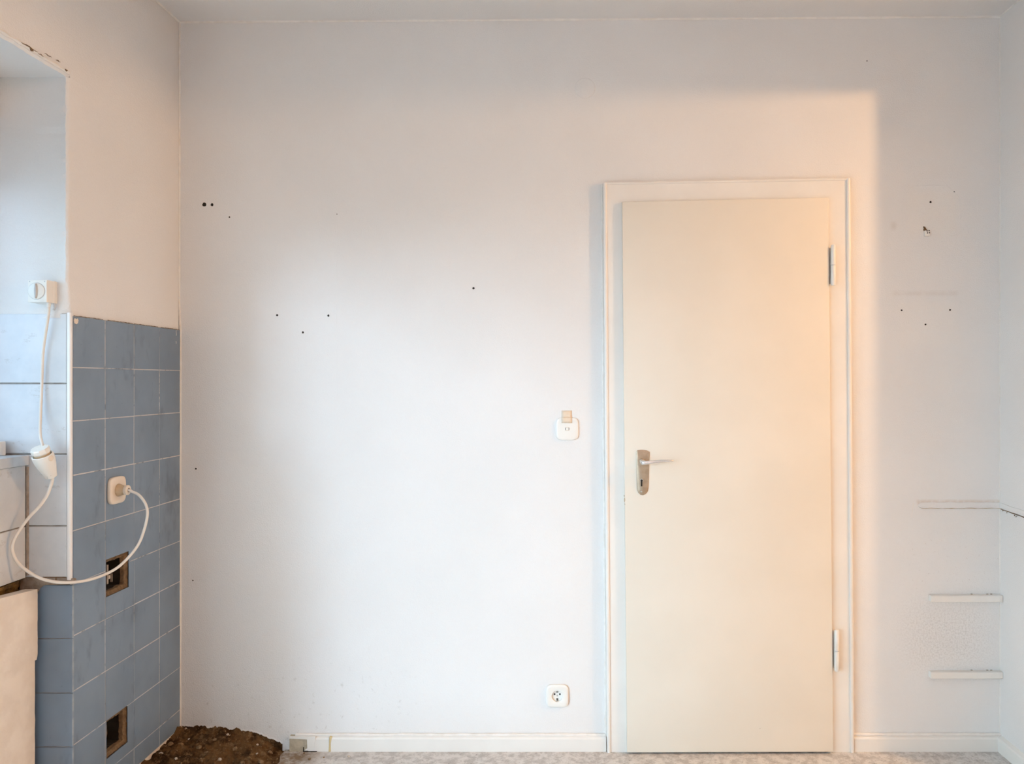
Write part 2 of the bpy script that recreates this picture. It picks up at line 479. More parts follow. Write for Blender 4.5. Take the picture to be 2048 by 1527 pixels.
# white plastic edge strip where the white tiles meet the blue ones
bm = bmesh.new()
prof = [(-1.4045, YT-.001), (-1.4045, YT-.0030), (-1.4020, YT-.0042), (-1.3965, YT-.0042), (-1.3942, YT-.0020), (-1.3938, YT+.005), (-1.3955, YT+.005)]
loft(bm, [[Vector((x, y, z)) for x, y in prof] for z in (.762, 1.508)])
tag(new('trim_1', bm, M['bluewhite'], None), 'narrow white plastic edge strip between white and blue tiles', 'trim', kind='structure')
ZB = [.7465, .596, .443, .292, .14, -.01]
for zt, zb in zip(ZB, ZB[1:]):
    o = new('tile', tile_mesh(.150, zt-zb-.0022, .007, .0012), M['bluetile'], wall_left)
    o.location = (-1.4695, -.594, (zt+zb)/2)
bm = bmesh.new(); box(bm, -1.56, -1.3945, -.5915, -.585, -.06, .746); new('tile_bed', bm, M['greygrout'], wall_left)
# glazed corner edge of the blue tiles below the strip
for zt, zb in zip(ZB, ZB[1:]):
    bm = bmesh.new()
    tube(bm, [Vector((-1.3945, -.5915, zb+.0015)), Vector((-1.3945, -.5915, zt-.0015))], .0026, 8)
    new('tile_edge', bm, M['worn'], wall_left, True)
# mortar left between white and blue tiles
o2 = [at(x, y, 2.140) for x, y in ((40, 1153), (80, 1155), (105, 1154), (136, 1155), (148, 1158), (148, 1167.5), (120, 1168.5), (100, 1168.5), (90, 1169.5), (84, 1172), (79, 1176), (75, 1182), (66, 1188), (40, 1190))]
bm = bmesh.new(); prism(bm, o2, (0, .01, 0)); new('mortar_patch', bm, M['greymortar'], wall_left)
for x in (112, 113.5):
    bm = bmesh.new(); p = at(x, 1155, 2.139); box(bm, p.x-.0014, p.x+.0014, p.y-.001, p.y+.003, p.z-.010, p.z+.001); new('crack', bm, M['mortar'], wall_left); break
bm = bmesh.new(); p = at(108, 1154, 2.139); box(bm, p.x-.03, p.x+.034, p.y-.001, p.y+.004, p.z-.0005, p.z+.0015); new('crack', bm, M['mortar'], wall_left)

# parapet under the sill: white tiles facing the room
XP = -1.516
y1 = -.6005
for k in range(2):
    y0 = max(y1-.248, YW)
    for zt, zb in ((1.084, .913), (.913, .768)):
        o = new('tile', tile_mesh(y1-y0-.004, zt-zb-.0035, .008, .0016), M['whitetile'], wall_left)
        o.location = (XP+random.uniform(-.0005, .0005), (y0+y1)/2-.004*(k == 0), (zt+zb)/2); o.rotation_euler = (0, 0, PI/2)
    y1 = y0
bm = bmesh.new(); box(bm, XP-.03, XP-.004, YW, -.599, .769, 1.084); new('tile_bed', bm, M['greygrout'], wall_left)
# dirty joint line in the corner
bm = bmesh.new(); tube(bm, [Vector((XP+.002, YT-.004, z)) for z in (.775, .9, 1.0, 1.078)], .004, 6); new('corner_joint', bm, M['greymortar'], wall_left)
# the rotten gap below the parapet tiles
bm = bmesh.new(); rows = []
for k in range(15):
    z = .69 + .085*k/14; row = []
    for i in range(90):
        y = -1.05 + .455*i/89
        q = Vector((0, y, z))
        x = -1.540 + .012*mnoise.noise((y*22, z*70, 0)) + .006*mnoise.noise((y*80, z*120, 4)) + (.014 if k < 6 else 0)
        row.append(Vector((x, y, z)))
    rows.append(row)
loft(bm, rows, False, False, closed=False); new('rotten_packing', bm, M['wool'], wall_left, True)
bm = bmesh.new(); box(bm, -1.533, -1.522, -1.05, -.625, .7555, .766)
bmesh.ops.subdivide_edges(bm, edges=list(bm.edges), cuts=12)
for v in bm.verts: v.co += Vector((.002*mnoise.noise(v.co*70), 0, .0016*mnoise.noise(v.co*90)))
new('timber_strip', bm, M['wool'], wall_left)

# two building boards stacked in front of the parapet foot
def board(name, x, y0, z00, z01, z10, z11, label):
    bm = bmesh.new(); N = 26
    cut = []
    for i in range(N+1):
        z = z00+(z01-z00)*i/N
        cut.append((-.612+.0012*mnoise.noise((z*60, 2, x))-(.004*max(0, 1-i/1.5) if z00 > .3 else 0), z))
    poly = [Vector((x, y, z)) for y, z in cut] + [Vector((x, y0, z11)), Vector((x, y0, z10))]
    prism(bm, poly, (-.034, 0, 0))
    return tag(new(name, bm, M['board']), label, 'board', 'building boards under the window')
board('building_board', -1.479, -1.05, .5445, .7396, .584, .780, 'upper beige building board under the window, its top edge exposed')
board('building_board', -1.4865, -1.05, -.0, .5425, -.0, .582, 'lower tall beige building board standing on the floor under the window')

# ---- sill, window, shutter
win = empty('window_1', (-1.65, (YJ+YW)/2, ZS)); tag(win, 'white framed window in the left wall recess', 'window', kind='structure')
def wp(name, bm, m, **kw):
    o = new(name, bm, m, **kw); o.parent = win; o.matrix_parent_inverse = Matrix.Translation(-Vector(win.location)); return o
wp('window_sill', bbox(-1.86, -1.5075, YW+.005, -.6035, 1.083, ZS-.001, .002), M['sill'])
for y0, y1, z0, z1 in ((-.645, -.606, ZS, ZH-.01), (YW+.001, YW+.036, ZS, ZH-.01), (YW+.036, -.645, ZS, ZS+.04), (YW+.036, -.645, ZH-.08, ZH-.01)):
    wp('frame_bar', bbox(-1.70, -1.635, y0, y1, z0, z1, .004), M['trim'])
for y0, y1 in ((YW+.036, -.645),):
    wp('pane', bbox(-1.672, -1.668, y0, y1, ZS+.04, ZH-.08), M['dimming_glass'])
wp('shutter_box', bbox(-1.632, -1.594, YW+.006, -.6055, 2.042, ZH-.002, .003), M['trim'])
for k in range(7):
    z = 2.128-.036*k
    wp('slat', bbox(-1.765, -1.755, YW+.01, -.607, z-.0352, z, .003, 1), M['trim'])
bd = empty('window_2', (-1.65, (YD0+YD1)/2, 0)); tag(bd, 'unseen glazed balcony door, shaped to light the back wall', 'window', kind='structure')
for y0, y1, z0, z1 in ((YD0-.04, YD0-.002, 0, ZD-.004), (YD1+.004, YD1+.07, 0, ZD-.004), (YD1+.07, YD0-.04, .002, .12), (YD1+.07, YD0-.04, ZD-.08, ZD-.004)):
    o = new('frame_bar', bbox(-1.70, -1.635, y0, y1, z0, z1, .004), M['trim']); o.parent = bd; o.matrix_parent_inverse = Matrix.Translation(-Vector(bd.location))
o = new('pane', bbox(-1.672, -1.668, YD1+.07, YD0-.04, .12, ZD-.08), M['glass']); o.parent = bd; o.matrix_parent_inverse = Matrix.Translation(-Vector(bd.location))
# small pale block left on the sill
t = empty('sill_block', (-1.60, -.625, ZS)); tag(t, 'small pale grey block standing on the window sill at the edge', 'block')
new('body', bbox(-.045, .0345, -.011, .011, 0, .038, .0015), M['plastic'], t)
for x, z in ((.012, .036), (.026, .003), (.012, .012)):
    bm = bmesh.new(); lathe(bm, (x, -.0108, z), (0, -1, 0), [(.0016, 0), (.0014, .0006)], 8); new('screw_hole', bm, M['dark'], t)

# ---- filler beads in the room corners
def bead(n, pts, r, label):
    bm = bmesh.new(); k = 40; P = []
    for a, b_ in zip(pts, pts[1:]):
        a, b_ = Vector(a), Vector(b_)
        for i in range(k): P.append(a+(b_-a)*i/k)
    P.append(Vector(pts[-1]))
    tube(bm, P, lambda t: r*(.85+.3*mnoise.noise((t*35, r*1e3, n))), 8)
    tag(new('trim_%d' % n, bm, M['bead'], smooth=True), label, 'trim', kind='structure')
bead(2, [(XL, -.001, zc(XL)-.001), (XR, -.001, zc(XR)-.001)], .0055, 'pale filler bead where back wall meets ceiling')
bead(3, [(-1.3965, 0, zc(XL)), (-1.3965, -2.0, zc(XL))], .0052, 'pale filler bead where left wall meets ceiling')
bead(4, [(XR, 0, zc(XR)), (XR, -2.0, zc(XR))], .0035, 'pale filler bead where right wall meets ceiling')
bead(5, [(-1.394, -.001, .085), (-1.393, -.001, 1.50), (-1.3975, -.001, 1.60), (-1.396, -.001, 2.60)], .0042, 'pale filler bead down the left room corner')
bead(6, [(XR, -.001, .06), (XR, -.001, 2.62)], .0022, 'thin filler bead down the right room corner')

# ---- skirting
def skirting(name, x0, x1, label, z1=.0535, dark=False, p=.0165, m=None):
    bm = bmesh.new()
    prof = [(0, 0), (-p, 0), (-p, z1-.010), (-p+.003, z1-.004), (-.004, z1), (0, z1+.002)]
    n = max(2, int(abs(x1-x0)/.03)); R = []
    for i in range(n+1):
        x = x0+(x1-x0)*i/n
        R.append([Vector((x, y, z+(.0009*mnoise.noise((x*9, y*200, z*90)) if z > .01 else 0))) for y, z in prof])
    loft(bm, R)
    o = new(name, bm, m or M['trim']); return o
bs = skirting('baseboard_back', -.852, .1285, '')
tag(bs, 'white painted skirting left of the door, broken at its left end', 'skirting', kind='structure')
a = skirting('broken_end', -.931, -.8575, '', z1=.0525, p=.0155); a.parent = bs
a = skirting('bare_end', -.9985, -.926, '', z1=.0525, p=.0140, m=M['rawwood']); a.parent = bs; a['label'] = 'bare beige end with the paint gone'
bm = bmesh.new(); pts = [(-.8585, .001), (-.8500, .001), (-.8505, .030), (-.8470, .052), (-.8545, .054), (-.8560, .035)]
prism(bm, [Vector((x, -.0172, z)) for x, z in pts], (0, .012, 0)); new('yellow_filler', bm, M['yellow'], bs)
bm = bmesh.new(); pts = [(-.957, .054), (-.9985, .054), (-.9985, .047), (-.935, .044), (-.934, .012), (-.945, .005), (-.925, .004), (-.91, .012), (-.905, .054)]
prism(bm, [Vector((x, -.0168, z)) for x, z in pts], (0, .006, 0)); new('paint_flap', bm, M['trim'], bs)
bm = bmesh.new()
for x0, x1, z0, z1 in ((-.949, -.900, .0005, .0025), (-.9490, -.9470, .0, .016)):
    box(bm, x0, x1, -.0172, -.012, z0, z1)
new('gap', bm, M['dark'], bs)
def fillet(x0, x1, z, parent):
    bm = bmesh.new(); n = 40
    tube(bm, [Vector((x0+(x1-x0)*i/n, -.004, z+.0012*mnoise.noise((i*.4, x0, 0)))) for i in range(n+1)], lambda t: .0055+.002*mnoise.noise((t*18, x0, 3)), 8)
    new('plaster_fillet', bm, M['bead'], parent, True)
fillet(-.98, .126, .055, bs)
br = skirting('baseboard_right', 1.011, XR, '')
tag(br, 'white painted skirting right of the door', 'skirting', kind='structure')
fillet(1.012, XR, .056, br)
bm = bmesh.new(); loft(bm, [[Vector((XR-q, y, z)) for q, z in ((0, 0), (.0165, 0), (.0165, .0435), (.0135, .0495), (.004, .0535), (0, .0555))] for y in (-.0165, -.345)])
tag(new('baseboard_side', bm, M['trim']), 'white painted skirting along the right side wall', 'skirting', kind='structure')

# ------------------------------------------------------------------ the door
door = empty('door_1', (.56, 0, 0)); tag(door, 'closed cream flush door in a painted frame', 'door', kind='structure')
def dp(name, bm, m, parent=None, smooth=False):
    o = new(name, bm, m, smooth=smooth); o.parent = parent or door
    if not parent: o.matrix_parent_inverse = Matrix.Translation(-Vector(door.location))
    return o
PF, PL = .020, .037                          # how far frame and leaf stand out from the wall
dF, dL = D-PF, D-PL
TL, TR, BR, BL = (at(*p, dF) for p in ((1208, 366), (1698, 357), (1706, 1502), (1216, 1502)))
for p in (BR, BL): p.z = .0005
iTL, iTR, iBR, iBL = (at(*p, dF) for p in ((1255, 411), (1648, 404), (1656, 1500), (1264, 1500)))
for p in (iBR, iBL): p.z = .0005
back = Vector((0, PF+.05, 0))
for q in ((TL, iTL, iBL, BL), (TR, BR, iBR, iTR), (TL, TR, iTR, iTL)):
    bm = bmesh.new(); prism(bm, q, back); dp('frame_board', bm, M['trim'])
def bar(a, b_, c_, d_, depth, name, m, r=.0022):     # raised moulding along an outer edge
    bm = bmesh.new(); f = Vector((0, -depth, 0)); e = (b_-a)
    R = []
    for s0, s1 in ((a, b_), (d_, c_)):
        w = (s1-s0)
        R.append([s0+Vector((0, .012, 0)), s0+f*.6, s0+w*.3+f, s0+w*.7+f, s1+f*.6, s1+Vector((0, .012, 0))])
    loft(bm, R); return dp(name, bm, m, None, True)
ex, ez = Vector((.0125, 0, 0)), Vector((0, 0, .010))
bar(TL-ex*.25, TL+ex*.75, BL+ex*.75, BL-ex*.25, .006, 'moulding', M['trim'])
bar(TR-ex*.75, TR+ex*.2, BR+ex*.2, BR-ex*.75, .0065, 'moulding', M['trim'])
bar(TL+ez*.25, TL-ez*.6, TR-ez*.6, TR+ez*.25, .004, 'moulding', M['trim'])
# caulk between frame and wall
for a_, b_ in ((TL, BL), (TR, BR)):
    bm = bmesh.new(); sgn = -1 if a_ is TL else 1
    tube(bm, [Vector((a_.x+(b_.x-a_.x)*i/30+sgn*.006, -.0015, a_.z+(b_.z-a_.z)*i/30)) for i in range(31)], lambda t: .0055+.0006*mnoise.noise((t*9, sgn, 0)), 8)
    dp('caulk', bm, M['bead'], None, True)
# leaf
L = [at(*p, dL) for p in ((1244, 403), (1657, 395), (1667, 1503), (1254, 1504.5))]
bm = bmesh.new()
prism(bm, L, (0, PL-PF-.0006, 0))
bmesh.ops.bevel(bm, geom=[e for e in bm.edges if abs(e.verts[0].co.y-e.verts[1].co.y) < 1e-6], offset=.0022, segments=3, affect='EDGES', profile=.5)
leaf = dp('leaf', bm, M['door'], None, True)
Lb = [p + Vector((dx, PL-PF-.0006, dz)) for p, dx, dz in zip(L, (.02, -.02, -.02, .02), (-.02, -.02, 0, 0))]
bm = bmesh.new(); prism(bm, Lb, (0, .03, 0)); dp('leaf_core', bm, M['door'])
for x, y, w, h in ((1249.5, 999, 2.2, 9), (1248.5, 991, 1.6, 4), (1250, 1008, 1.4, 3)):
    p = at(x, y, dL); bm = bmesh.new(); s = dL/F
    prism(bm, [p+Vector((dx*w*s, -.0004, dz*h*s)) for dx, dz in ((-.5, -.4), (.1, -.5), (.5, -.1), (.3, .4), (-.2, .5), (-.6, .2))], (0, .002, 0)); dp('paint_chip', bm, M['rawwood'], leaf)
p = at(1520, 1456, dL); bm = bmesh.new(); lathe(bm, p+Vector((0, .0002, 0)), (0, -1, 0), [(.0015, 0), (.001, .0008)], 8); dp('paint_chip', bm, M['rawwood'], leaf)
# hinges
for (px, y0, ym, y1) in ((1666.5, 489, 530, 571), (1673.5, 1258, 1301, 1342)):
    dh = D-.040
    pt, pm, pb = at(px, y0, dh), at(px, ym, dh), at(px, y1, dh); r = .0085
    bm = bmesh.new(); lathe(bm, pm, (0, 0, 1), [(r*.8, -.0022), (r*.8, .0022)], 16); hg = dp('hinge', bm, M['grey'])
    hg['label'] = 'grey washer ring of the hinge'
    for z0, z1 in ((pm.z+.0015, pt.z), (pm.z-.0015, pb.z)):
        h = z1-z0; s = 1 if h > 0 else -1
        bm = bmesh.new(); lathe(bm, (pm.x, pm.y, z0), (0, 0, 1), [(r*.94, 0), (r, s*.0012), (r, h-s*.004), (r*.8, h-s*.001), (r*.4, h)], 20)
        dp('knuckle', bm, M['plastic'], hg, True)
    bm = bbox(pm.x-.006, pm.x+.004, -.034, -.018, pb.z+.008, pt.z-.008, .001); dp('hinge_lug', bm, M['plastic'], hg)
# handle set
dpl = dL-.003
def hp(px, py, e=0): return at(px, py, dpl-e)
pc = [(1272.5, 902), (1275, 900), (1281, 899.2), (1288, 899.4), (1294, 900.6), (1299, 903), (1299, 915), (1297.5, 950), (1296.8, 975), (1295.5, 982), (1291.5, 987.5), (1286, 990), (1281, 989), (1276.5, 985), (1274, 979), (1273.6, 970)]
bm = bmesh.new(); ring0 = [hp(*p) for p in pc]; c0 = sum(ring0, Vector())/len(ring0)
loft(bm, [[p+Vector((0, .003, 0)) for p in ring0], [p+Vector((0, .0004, 0)) for p in ring0], [c0+(p-c0)*.93+Vector((0, -.0012, 0)) for p in ring0]], False, True)
plate = dp('handle_plate', bm, M['bronze'], None, True)
b0 = hp(1283.5, 921.5)
bm = bmesh.new(); lathe(bm, b0, (0, -1, 0), [(.0098, -.001), (.0098, .004), (.0088, .0055), (.0072, .006)], 22); dp('collar', bm, M['bronze'], plate, True)
bm = bmesh.new()
pts = [hp(1283.5, 921.5, .002), hp(1283.8, 922, .022), hp(1284.5, 923.5, .036), hp(1287, 925, .045), hp(1296, 924.5, .049), hp(1311, 923, .050), hp(1327, 921.6, .050), hp(1340, 921.2, .049), hp(1346.3, 920.9, .0465)]
pts = catmull(pts, 6)
def rl(t): return .0072 if t < .25 else .0072+.0012*math.sin((t-.25)/.2*PI) if t < .45 else max(.0022, .0070-.0035*(t-.45)/.55) if t < .96 else .0026
tube(bm, pts, rl, 14)
lv = dp('lever', bm, M['alu'], plate, True); lv['label'] = 'bright aluminium lever'
bm = bmesh.new(); k0 = hp(1283.2, 960, .0012); lathe(bm, k0+Vector((0, .0004, 0)), (0, -1, 0), [(.0062, 0), (.0058, .0007)], 16); dp('keyhole_rim', bm, M['metal'], plate)
bm = bmesh.new(); lathe(bm, k0+Vector((0, -.0002, -.001)), (0, -1, 0), [(.0042, 0), (.0040, .0009)], 14)
box(bm, k0.x-.0026, k0.x+.0026, k0.y-.0012, k0.y, k0.z-.0215, k0.z); dp('keyhole', bm, M['dark'], plate)
for y in (982.5,):
    bm = bmesh.new(); lathe(bm, hp(1283.2, y, .001), (0, -1, 0), [(.0034, 0), (.0032, .0010), (.002, .0014)], 14); dp('screw', bm, M['metal'], plate, True)

# ------------------------------------------------------------------ switches and sockets
def sq(R, n, k, N=64):                       # superellipse outline
    t = 2*PI*k/N; c_, s_ = math.cos(t), math.sin(t)
    return (R*math.copysign(abs(c_)**(2/n), c_), R*math.copysign(abs(s_)**(2/n), s_))
def plate_bm(R, th, hole=None, n=4.6, N=64):
    bm = bmesh.new()
    def se(r, y): return [Vector((sq(r, n, k, N)[0], y, sq(r, n, k, N)[1])) for k in range(N)]
    def ci(r, y): return [Vector((r*math.cos(2*PI*k/N), y, r*math.sin(2*PI*k/N))) for k in range(N)]
    R_ = [se(R*.985, 0), se(R, -.002), se(R, -th*.55), se(R*.985, -th*.8), se(R*.95, -th*.93), se(R*.80, -th)]
    if hole: R_ += [ci(hole*1.06, -th), ci(hole, -th+.0006)]
    loft(bm, R_, not hole, not hole)
    return bm
def socket(loc, rz, label, R=.0405, m='plastic', w=1.0):
    t = empty('wall_socket', loc, rz); tag(t, label, 'socket')
    th, r = .0105, .0195
    new('cover_plate', plate_bm(R, th, r), M[m], t, True)
    bm = bmesh.new(); lathe(bm, (0, -th+.0006, 0), (0, 1, 0), [(r, 0), (r*.97, .0082), (r*.2, .0083)], 40, False, True)
    cup = new('socket_cup', bm, M[m], t, True)
    return t, cup, th
s1, cup, th = socket(at(1114.5, 1389.5), 0, 'white wall socket low on the wall left of the door', m='plastic')
for sx in (-1, 1):
    bm = bmesh.new(); lathe(bm, (sx*.0095, -.0016, .0045), (0, -1, 0), [(.0031, 0), (.0030, .0006)], 14); new('pin_hole', bm, M['dark'], cup)
bm = bmesh.new(); lathe(bm, (0, -.0016, -.0003), (0, -1, 0), [(.0026, 0), (.0024, .0009)], 12); new('screw', bm, M['metal'], cup)
for sz in (-1, 1):
    bm = bbox(-.0028, .0028, -.0088, -.0016, sz*.0165-.0016, sz*.0165+.0016, .0006); new('earth_clip', bm, M['metal'], cup)
    bm = bbox(-.0036, .0036, -.0022, -.0014, sz*.0165-sz*.004-.002, sz*.0165-sz*.004+.002, .0004); new('clip_slot', bm, M['dark'], cup)
SP = Vector((XL, -.393, CZ+(VY-979.5)*(D-.393)/F))
s2, cup, th = socket(SP, PI/2, 'aged cream wall socket on the blue tiles with plug in it', .0415, 'cream')

# blank switch with tape
sw = empty('light_switch', at(1134.5, 857)); tag(sw, 'cream switch plate with square centre beside the door frame', 'switch')
new('cover_plate', plate_bm(.0405, .0085), M['plastic'], sw, True)
bm = bmesh.new(); box(bm, -.0062, .0062, -.0089, -.0080, -.0058, .0058); new('button_gap', bm, M['tan'], sw)
for sx in (-1, 1):
    bm = bmesh.new(); box(bm, sx*.0062-.0009, sx*.0062+.0009, -.0090, -.008, -.0042, .0042); new('button_slot', bm, M['dark'], sw)
new('button', bbox(-.0052, .0052, -.0098, -.008, -.0050, .0050, .0006), M['plastic'], sw)
tp = empty('tape_strip', at(1133.5, 832)); tag(tp, 'beige masking tape strip stuck above the switch plate', 'tape')
bm = bmesh.new()
P = [(-.0002, .0205), (-.0003, .004), (-.0012, -.002), (-.0085, -.0045), (-.0102, -.012), (-.0106, -.0235)]
loft(bm, [[Vector((x, y-.0004, z+(.0015*mnoise.noise((x*200, z*50, 0)) if i in (0, 5) else 0))) for x in (-.0183, -.009, 0, .009, .0183)] for i, (y, z) in enumerate(P)], False, False, closed=False)
o = new('tape', bm, M['tape'], tp, True)
md = o.modifiers.new('thick', 'SOLIDIFY'); md.thickness = .0003

# round blanked junction cover
jc = empty('junction_cover', at(1170, 176)); tag(jc, 'faint round painted-over junction cover high on the back wall', 'cover')
bm = bmesh.new(); lathe(bm, (0, 0, 0), (0, -1, 0), [(.0365, 0), (.0355, .0012), (.033, .0018), (.0, .0020)][:3], 48); new('disc', bm, M['wall'], jc, True)

# ---- drill holes in the back wall, their darkness painted on thin discs
def drill(px, py, r, ragged=.3):
    s = D/F; p = at(px, py); R = r*s; N = 12
    ph = random.random()*6
    def ring(k, y): return [p+Vector((R*k*(1+ragged*mnoise.noise((math.cos(2*PI*i/N)*1.3, math.sin(2*PI*i/N)*1.3, ph)))*math.cos(2*PI*i/N), y, R*k*(1+ragged*mnoise.noise((math.sin(2*PI*i/N)*1.3, math.cos(2*PI*i/N)*1.3, ph+4)))*math.sin(2*PI*i/N))) for i in range(N)]
    bm = bmesh.new(); loft(bm, [ring(1.5, -.0001), ring(1.25, -.0008), ring(1.0, -.0006)], False, False); lip = new('hole_lip', bm, M['wall'], wall_back, True)
    bm = bmesh.new(); loft(bm, [ring(1.02, -.0006), ring(.95, -.0004)], False, True); new('drill_hole', bm, M['dark'], lip)
for h in ((409, 409, 4.2), (424.5, 409.5, 3.0), (554.5, 630, 2.2), (657, 631, 2.2), (606, 664.5, 2.2), (947, 576, 2.3), (1861, 404, 2.2), (1803, 620, 1.9), (1900, 619.5, 1.9), (1851, 648.5, 1.8), (392, 937, 1.9), (674, 428, 1.0), (386, 1160, 1.5), (1908, 383.5, 1.5), (459, 434, 1.6), (1734, 122, 1.2)):
    drill(*h)
# raised paint ridges: ghost of a clock, seam, old shelf line
def ridge(pts, r, m='wall', parent=None, k=6, flat=.5):
    bm = bmesh.new(); P = catmull([at(*p) for p in pts], k)
    tube(bm, P, lambda t: r*(.75+.6*abs(mnoise.noise((t*40, pts[0][0], 1)))), 6)
    for v in bm.verts: v.co.y *= flat
    return new('paint_ridge', bm, M[m], parent or wall_back, True)
ridge([(1826, 372), (1850, 371), (1872, 371), (1893, 372), (1902, 377), (1909, 386)], .0017)
ridge([(1826, 372), (1814, 383), (1807, 395), (1804, 412), (1804, 450)], .0012)
ridge([(1909, 386), (1918, 395), (1921, 410), (1922, 440), (1921, 485)], .0012)
ridge([(672, 425), (673, 520), (673, 640), (673, 800)], .0009)
ridge([(1780, 582), (1830, 580), (1880, 581), (1924, 582)], .0012)
ridge([(845, 1408), (900, 1410), (960, 1411), (1010, 1409), (1090, 1410)], .0012)
ridge([(420, 300), (436, 308), (432, 316)], .0006)
ridge([(455, 408), (560, 412), (620, 405)], .0009)

# ---- old filler ledge where a worktop met the wall
bm = bmesh.new(); R = []
for i in range(41):
    x = 1836+(2000-1836)*i/40; p = at(x, 1010+.4*math.sin(i*.7))
    e = min(1, i/1.5+.25)
    R.append([p+Vector((0, y*e, z*e+.0008*mnoise.noise((x*.08, z*300, 0)))) for y, z in ((0, .011), (-.003, .0095), (-.0035, .002), (-.006, -.003), (-.0085, -.0075), (-.003, -.0095), (0, -.010))])
loft(bm, R, True, True)
rd = tag(new('filler_ledge', bm, M['wall_side'], smooth=True), 'rough cream filler ridge high above the two battens', 'ridge')
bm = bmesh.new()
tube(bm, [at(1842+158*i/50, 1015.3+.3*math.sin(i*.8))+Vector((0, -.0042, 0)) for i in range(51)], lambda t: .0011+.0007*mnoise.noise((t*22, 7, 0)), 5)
new('dark_line', bm, M['tan'], rd)  # shadow line below the ridge, put in as tan colour
bm = bmesh.new(); R = []
for i in range(25):
    y = -.001-.34*i/24; z0 = .873-.010*i/24+.0008*math.sin(i*.9)
    R.append([Vector((XR-q, y, z0+z)) for q, z in ((0, .010), (.003, .009), (.0035, .002), (.006, -.003), (.0075, -.007), (.003, -.009), (0, -.0095))])
loft(bm, R); new('side_ridge', bm, M['wall_side'], rd, True)
bm = bmesh.new()
tube(bm, [Vector((XR-.0035, -.012-.3*i/40, .8615-.010*i/40+.0012*mnoise.noise((i*.5, 0, 0)))) for i in range(41)], lambda t: .0014+.0011*mnoise.noise((t*50, 3, 0)), 6)
new('crack', bm, M['mortar'], rd)
for y, z, r in ((-.02, .8575, .0022), (-.045, .8545, .0018), (-.092, .853, .0026), (-.10, .850, .0018), (-.105, .853, .0016)):
    bm = bmesh.new(); bmesh.ops.create_icosphere(bm, subdivisions=1, radius=r, matrix=Matrix.Translation((XR-.0008, y, z))); new('chip', bm, M['mortar'], rd)
ridge([(1827, 1006), (1825, 1018), (1823, 1034)], .0016, 'bead', None)

# ---- two battens
def batten(y0, y1, x0, label):
    z1, z0 = CZ+(VY-y0)*2.718/F, CZ+(VY-y1)*2.718/F
    zm = (z0+z1)/2; h = z1-z0
    t = empty('shelf_batten', ((x0+XR)/2, 0, zm)); tag(t, label, 'batten', 'white shelf battens on the wall')
    hw = (XR-x0)/2
    bm = bmesh.new(); R = []
    b, dpt = .0016, .022
    prof = [(-.0003, -h/2), (-dpt+b, -h/2), (-dpt, -h/2+b), (-dpt, h/2-b), (-dpt+b, h/2), (-.0003, h/2)]
    for i in range(25):
        x = -hw+(2*hw-.0015)*i/24; q = .0012 if i in (0, 24) else 0
        R.append([Vector((x, y+(q if y < -.01 else 0)+.0003*mnoise.noise((x*60, y*200, 1)), z*(1-q*30)+.0006*mnoise.noise((x*45, y0, z*50)))) for y, z in prof])
    loft(bm, R); new('strip', bm, M['trim'], t)
    for k, x in enumerate((hw*.64, hw*.2, hw*.75)):
        bm = bmesh.new(); bmesh.ops.create_icosphere(bm, subdivisions=1, radius=.003)
        for v in bm.verts: v.co = Vector((v.co.x*1.6+x, v.co.y*.5-.0012, v.co.z*.45+h/2+.0006))
        new('paint_gap', bm, M['mortar'], t)
batten(1191, 1204, 1.2826, 'upper of two white painted battens near the right corner')
batten(1344, 1357, 1.2826, 'lower of two white painted battens near the right corner')

# ---- bare lamp connector in the wall
tb = empty('terminal_block', at(1853, 466)); tag(tb, 'tiny white terminal block with four holes in the upper right wall', 'connector')
new('block', bbox(-.0095, .0085, -.009, 0, -.012, .0085, .002), M['plastic'], tb)
for x, z in ((-.0018, .006), (.0052, .0070), (-.0005, -.0008), (.0062, -.0002)):
    bm = bmesh.new(); lathe(bm, (x, -.0088, z), (0, -1, 0), [(.0025, 0), (.0022, .0006)], 10); new('screw_hole', bm, M['dark'], tb)
bm = bmesh.new(); prism(bm, [Vector((x, -.0035, z)) for x, z in ((-.010, .008), (-.004, .009), (.001, .010), (-.003, .016), (-.006, .021), (-.011, .024), (-.0125, .021), (-.010, .018), (-.012, .012))], (0, .0034, 0)); new('torn_plaster', bm, M['mortar'], tb)

# ------------------------------------------------------------------ rotary switch box and cords
bx = empty('rotary_switch', at(84, 585.5, 2.139)); tag(bx, 'white rotary switch box on the window recess above the tiles', 'switch')
bx.location.y = -.6015
f0 = at(74.3, 585.5, 2.095) - bx.location
hw, hh = .0262, .0308
bm = bmesh.new()
def rr(w, h, y, cx=0): return [Vector((cx+sx*w, y, sz*h)) for sx, sz in ((-1, -1), (1, -1), (1, 1), (-1, 1))]
cx = f0.x
loft(bm, [rr(hw*1.02, hh*1.0, 0, cx), rr(hw*1.02, hh, -.014, cx), rr(hw, hh*.985, -.0155, cx), rr(hw, hh*.985, f0.y+.0015, cx), rr(hw*.97, hh*.96, f0.y, cx)])
new('housing', bm, M['plastic'], bx)
bm = bmesh.new(); lathe(bm, (cx-.0015, f0.y+.0003, 0), (0, -1, 0), [(.0236, 0), (.0236, .0006), (.0226, .0006)], 40); new('dial_groove', bm, M['grey'], bx, True)
bm = bmesh.new(); lathe(bm, (cx-.0015, f0.y, 0), (0, -1, 0), [(.0222, 0), (.0222, .0018), (.0212, .0026)], 40); dl = new('dial', bm, M['plastic'], bx, True)
bm = bmesh.new(); lens = [(-.0045, 0), (-.0038, .010), (-.001, .0205), (.0012, .0205), (.0034, .012), (.0042, 0), (.0034, -.012), (.0012, -.0205), (-.001, -.0205), (-.0038, -.010)]
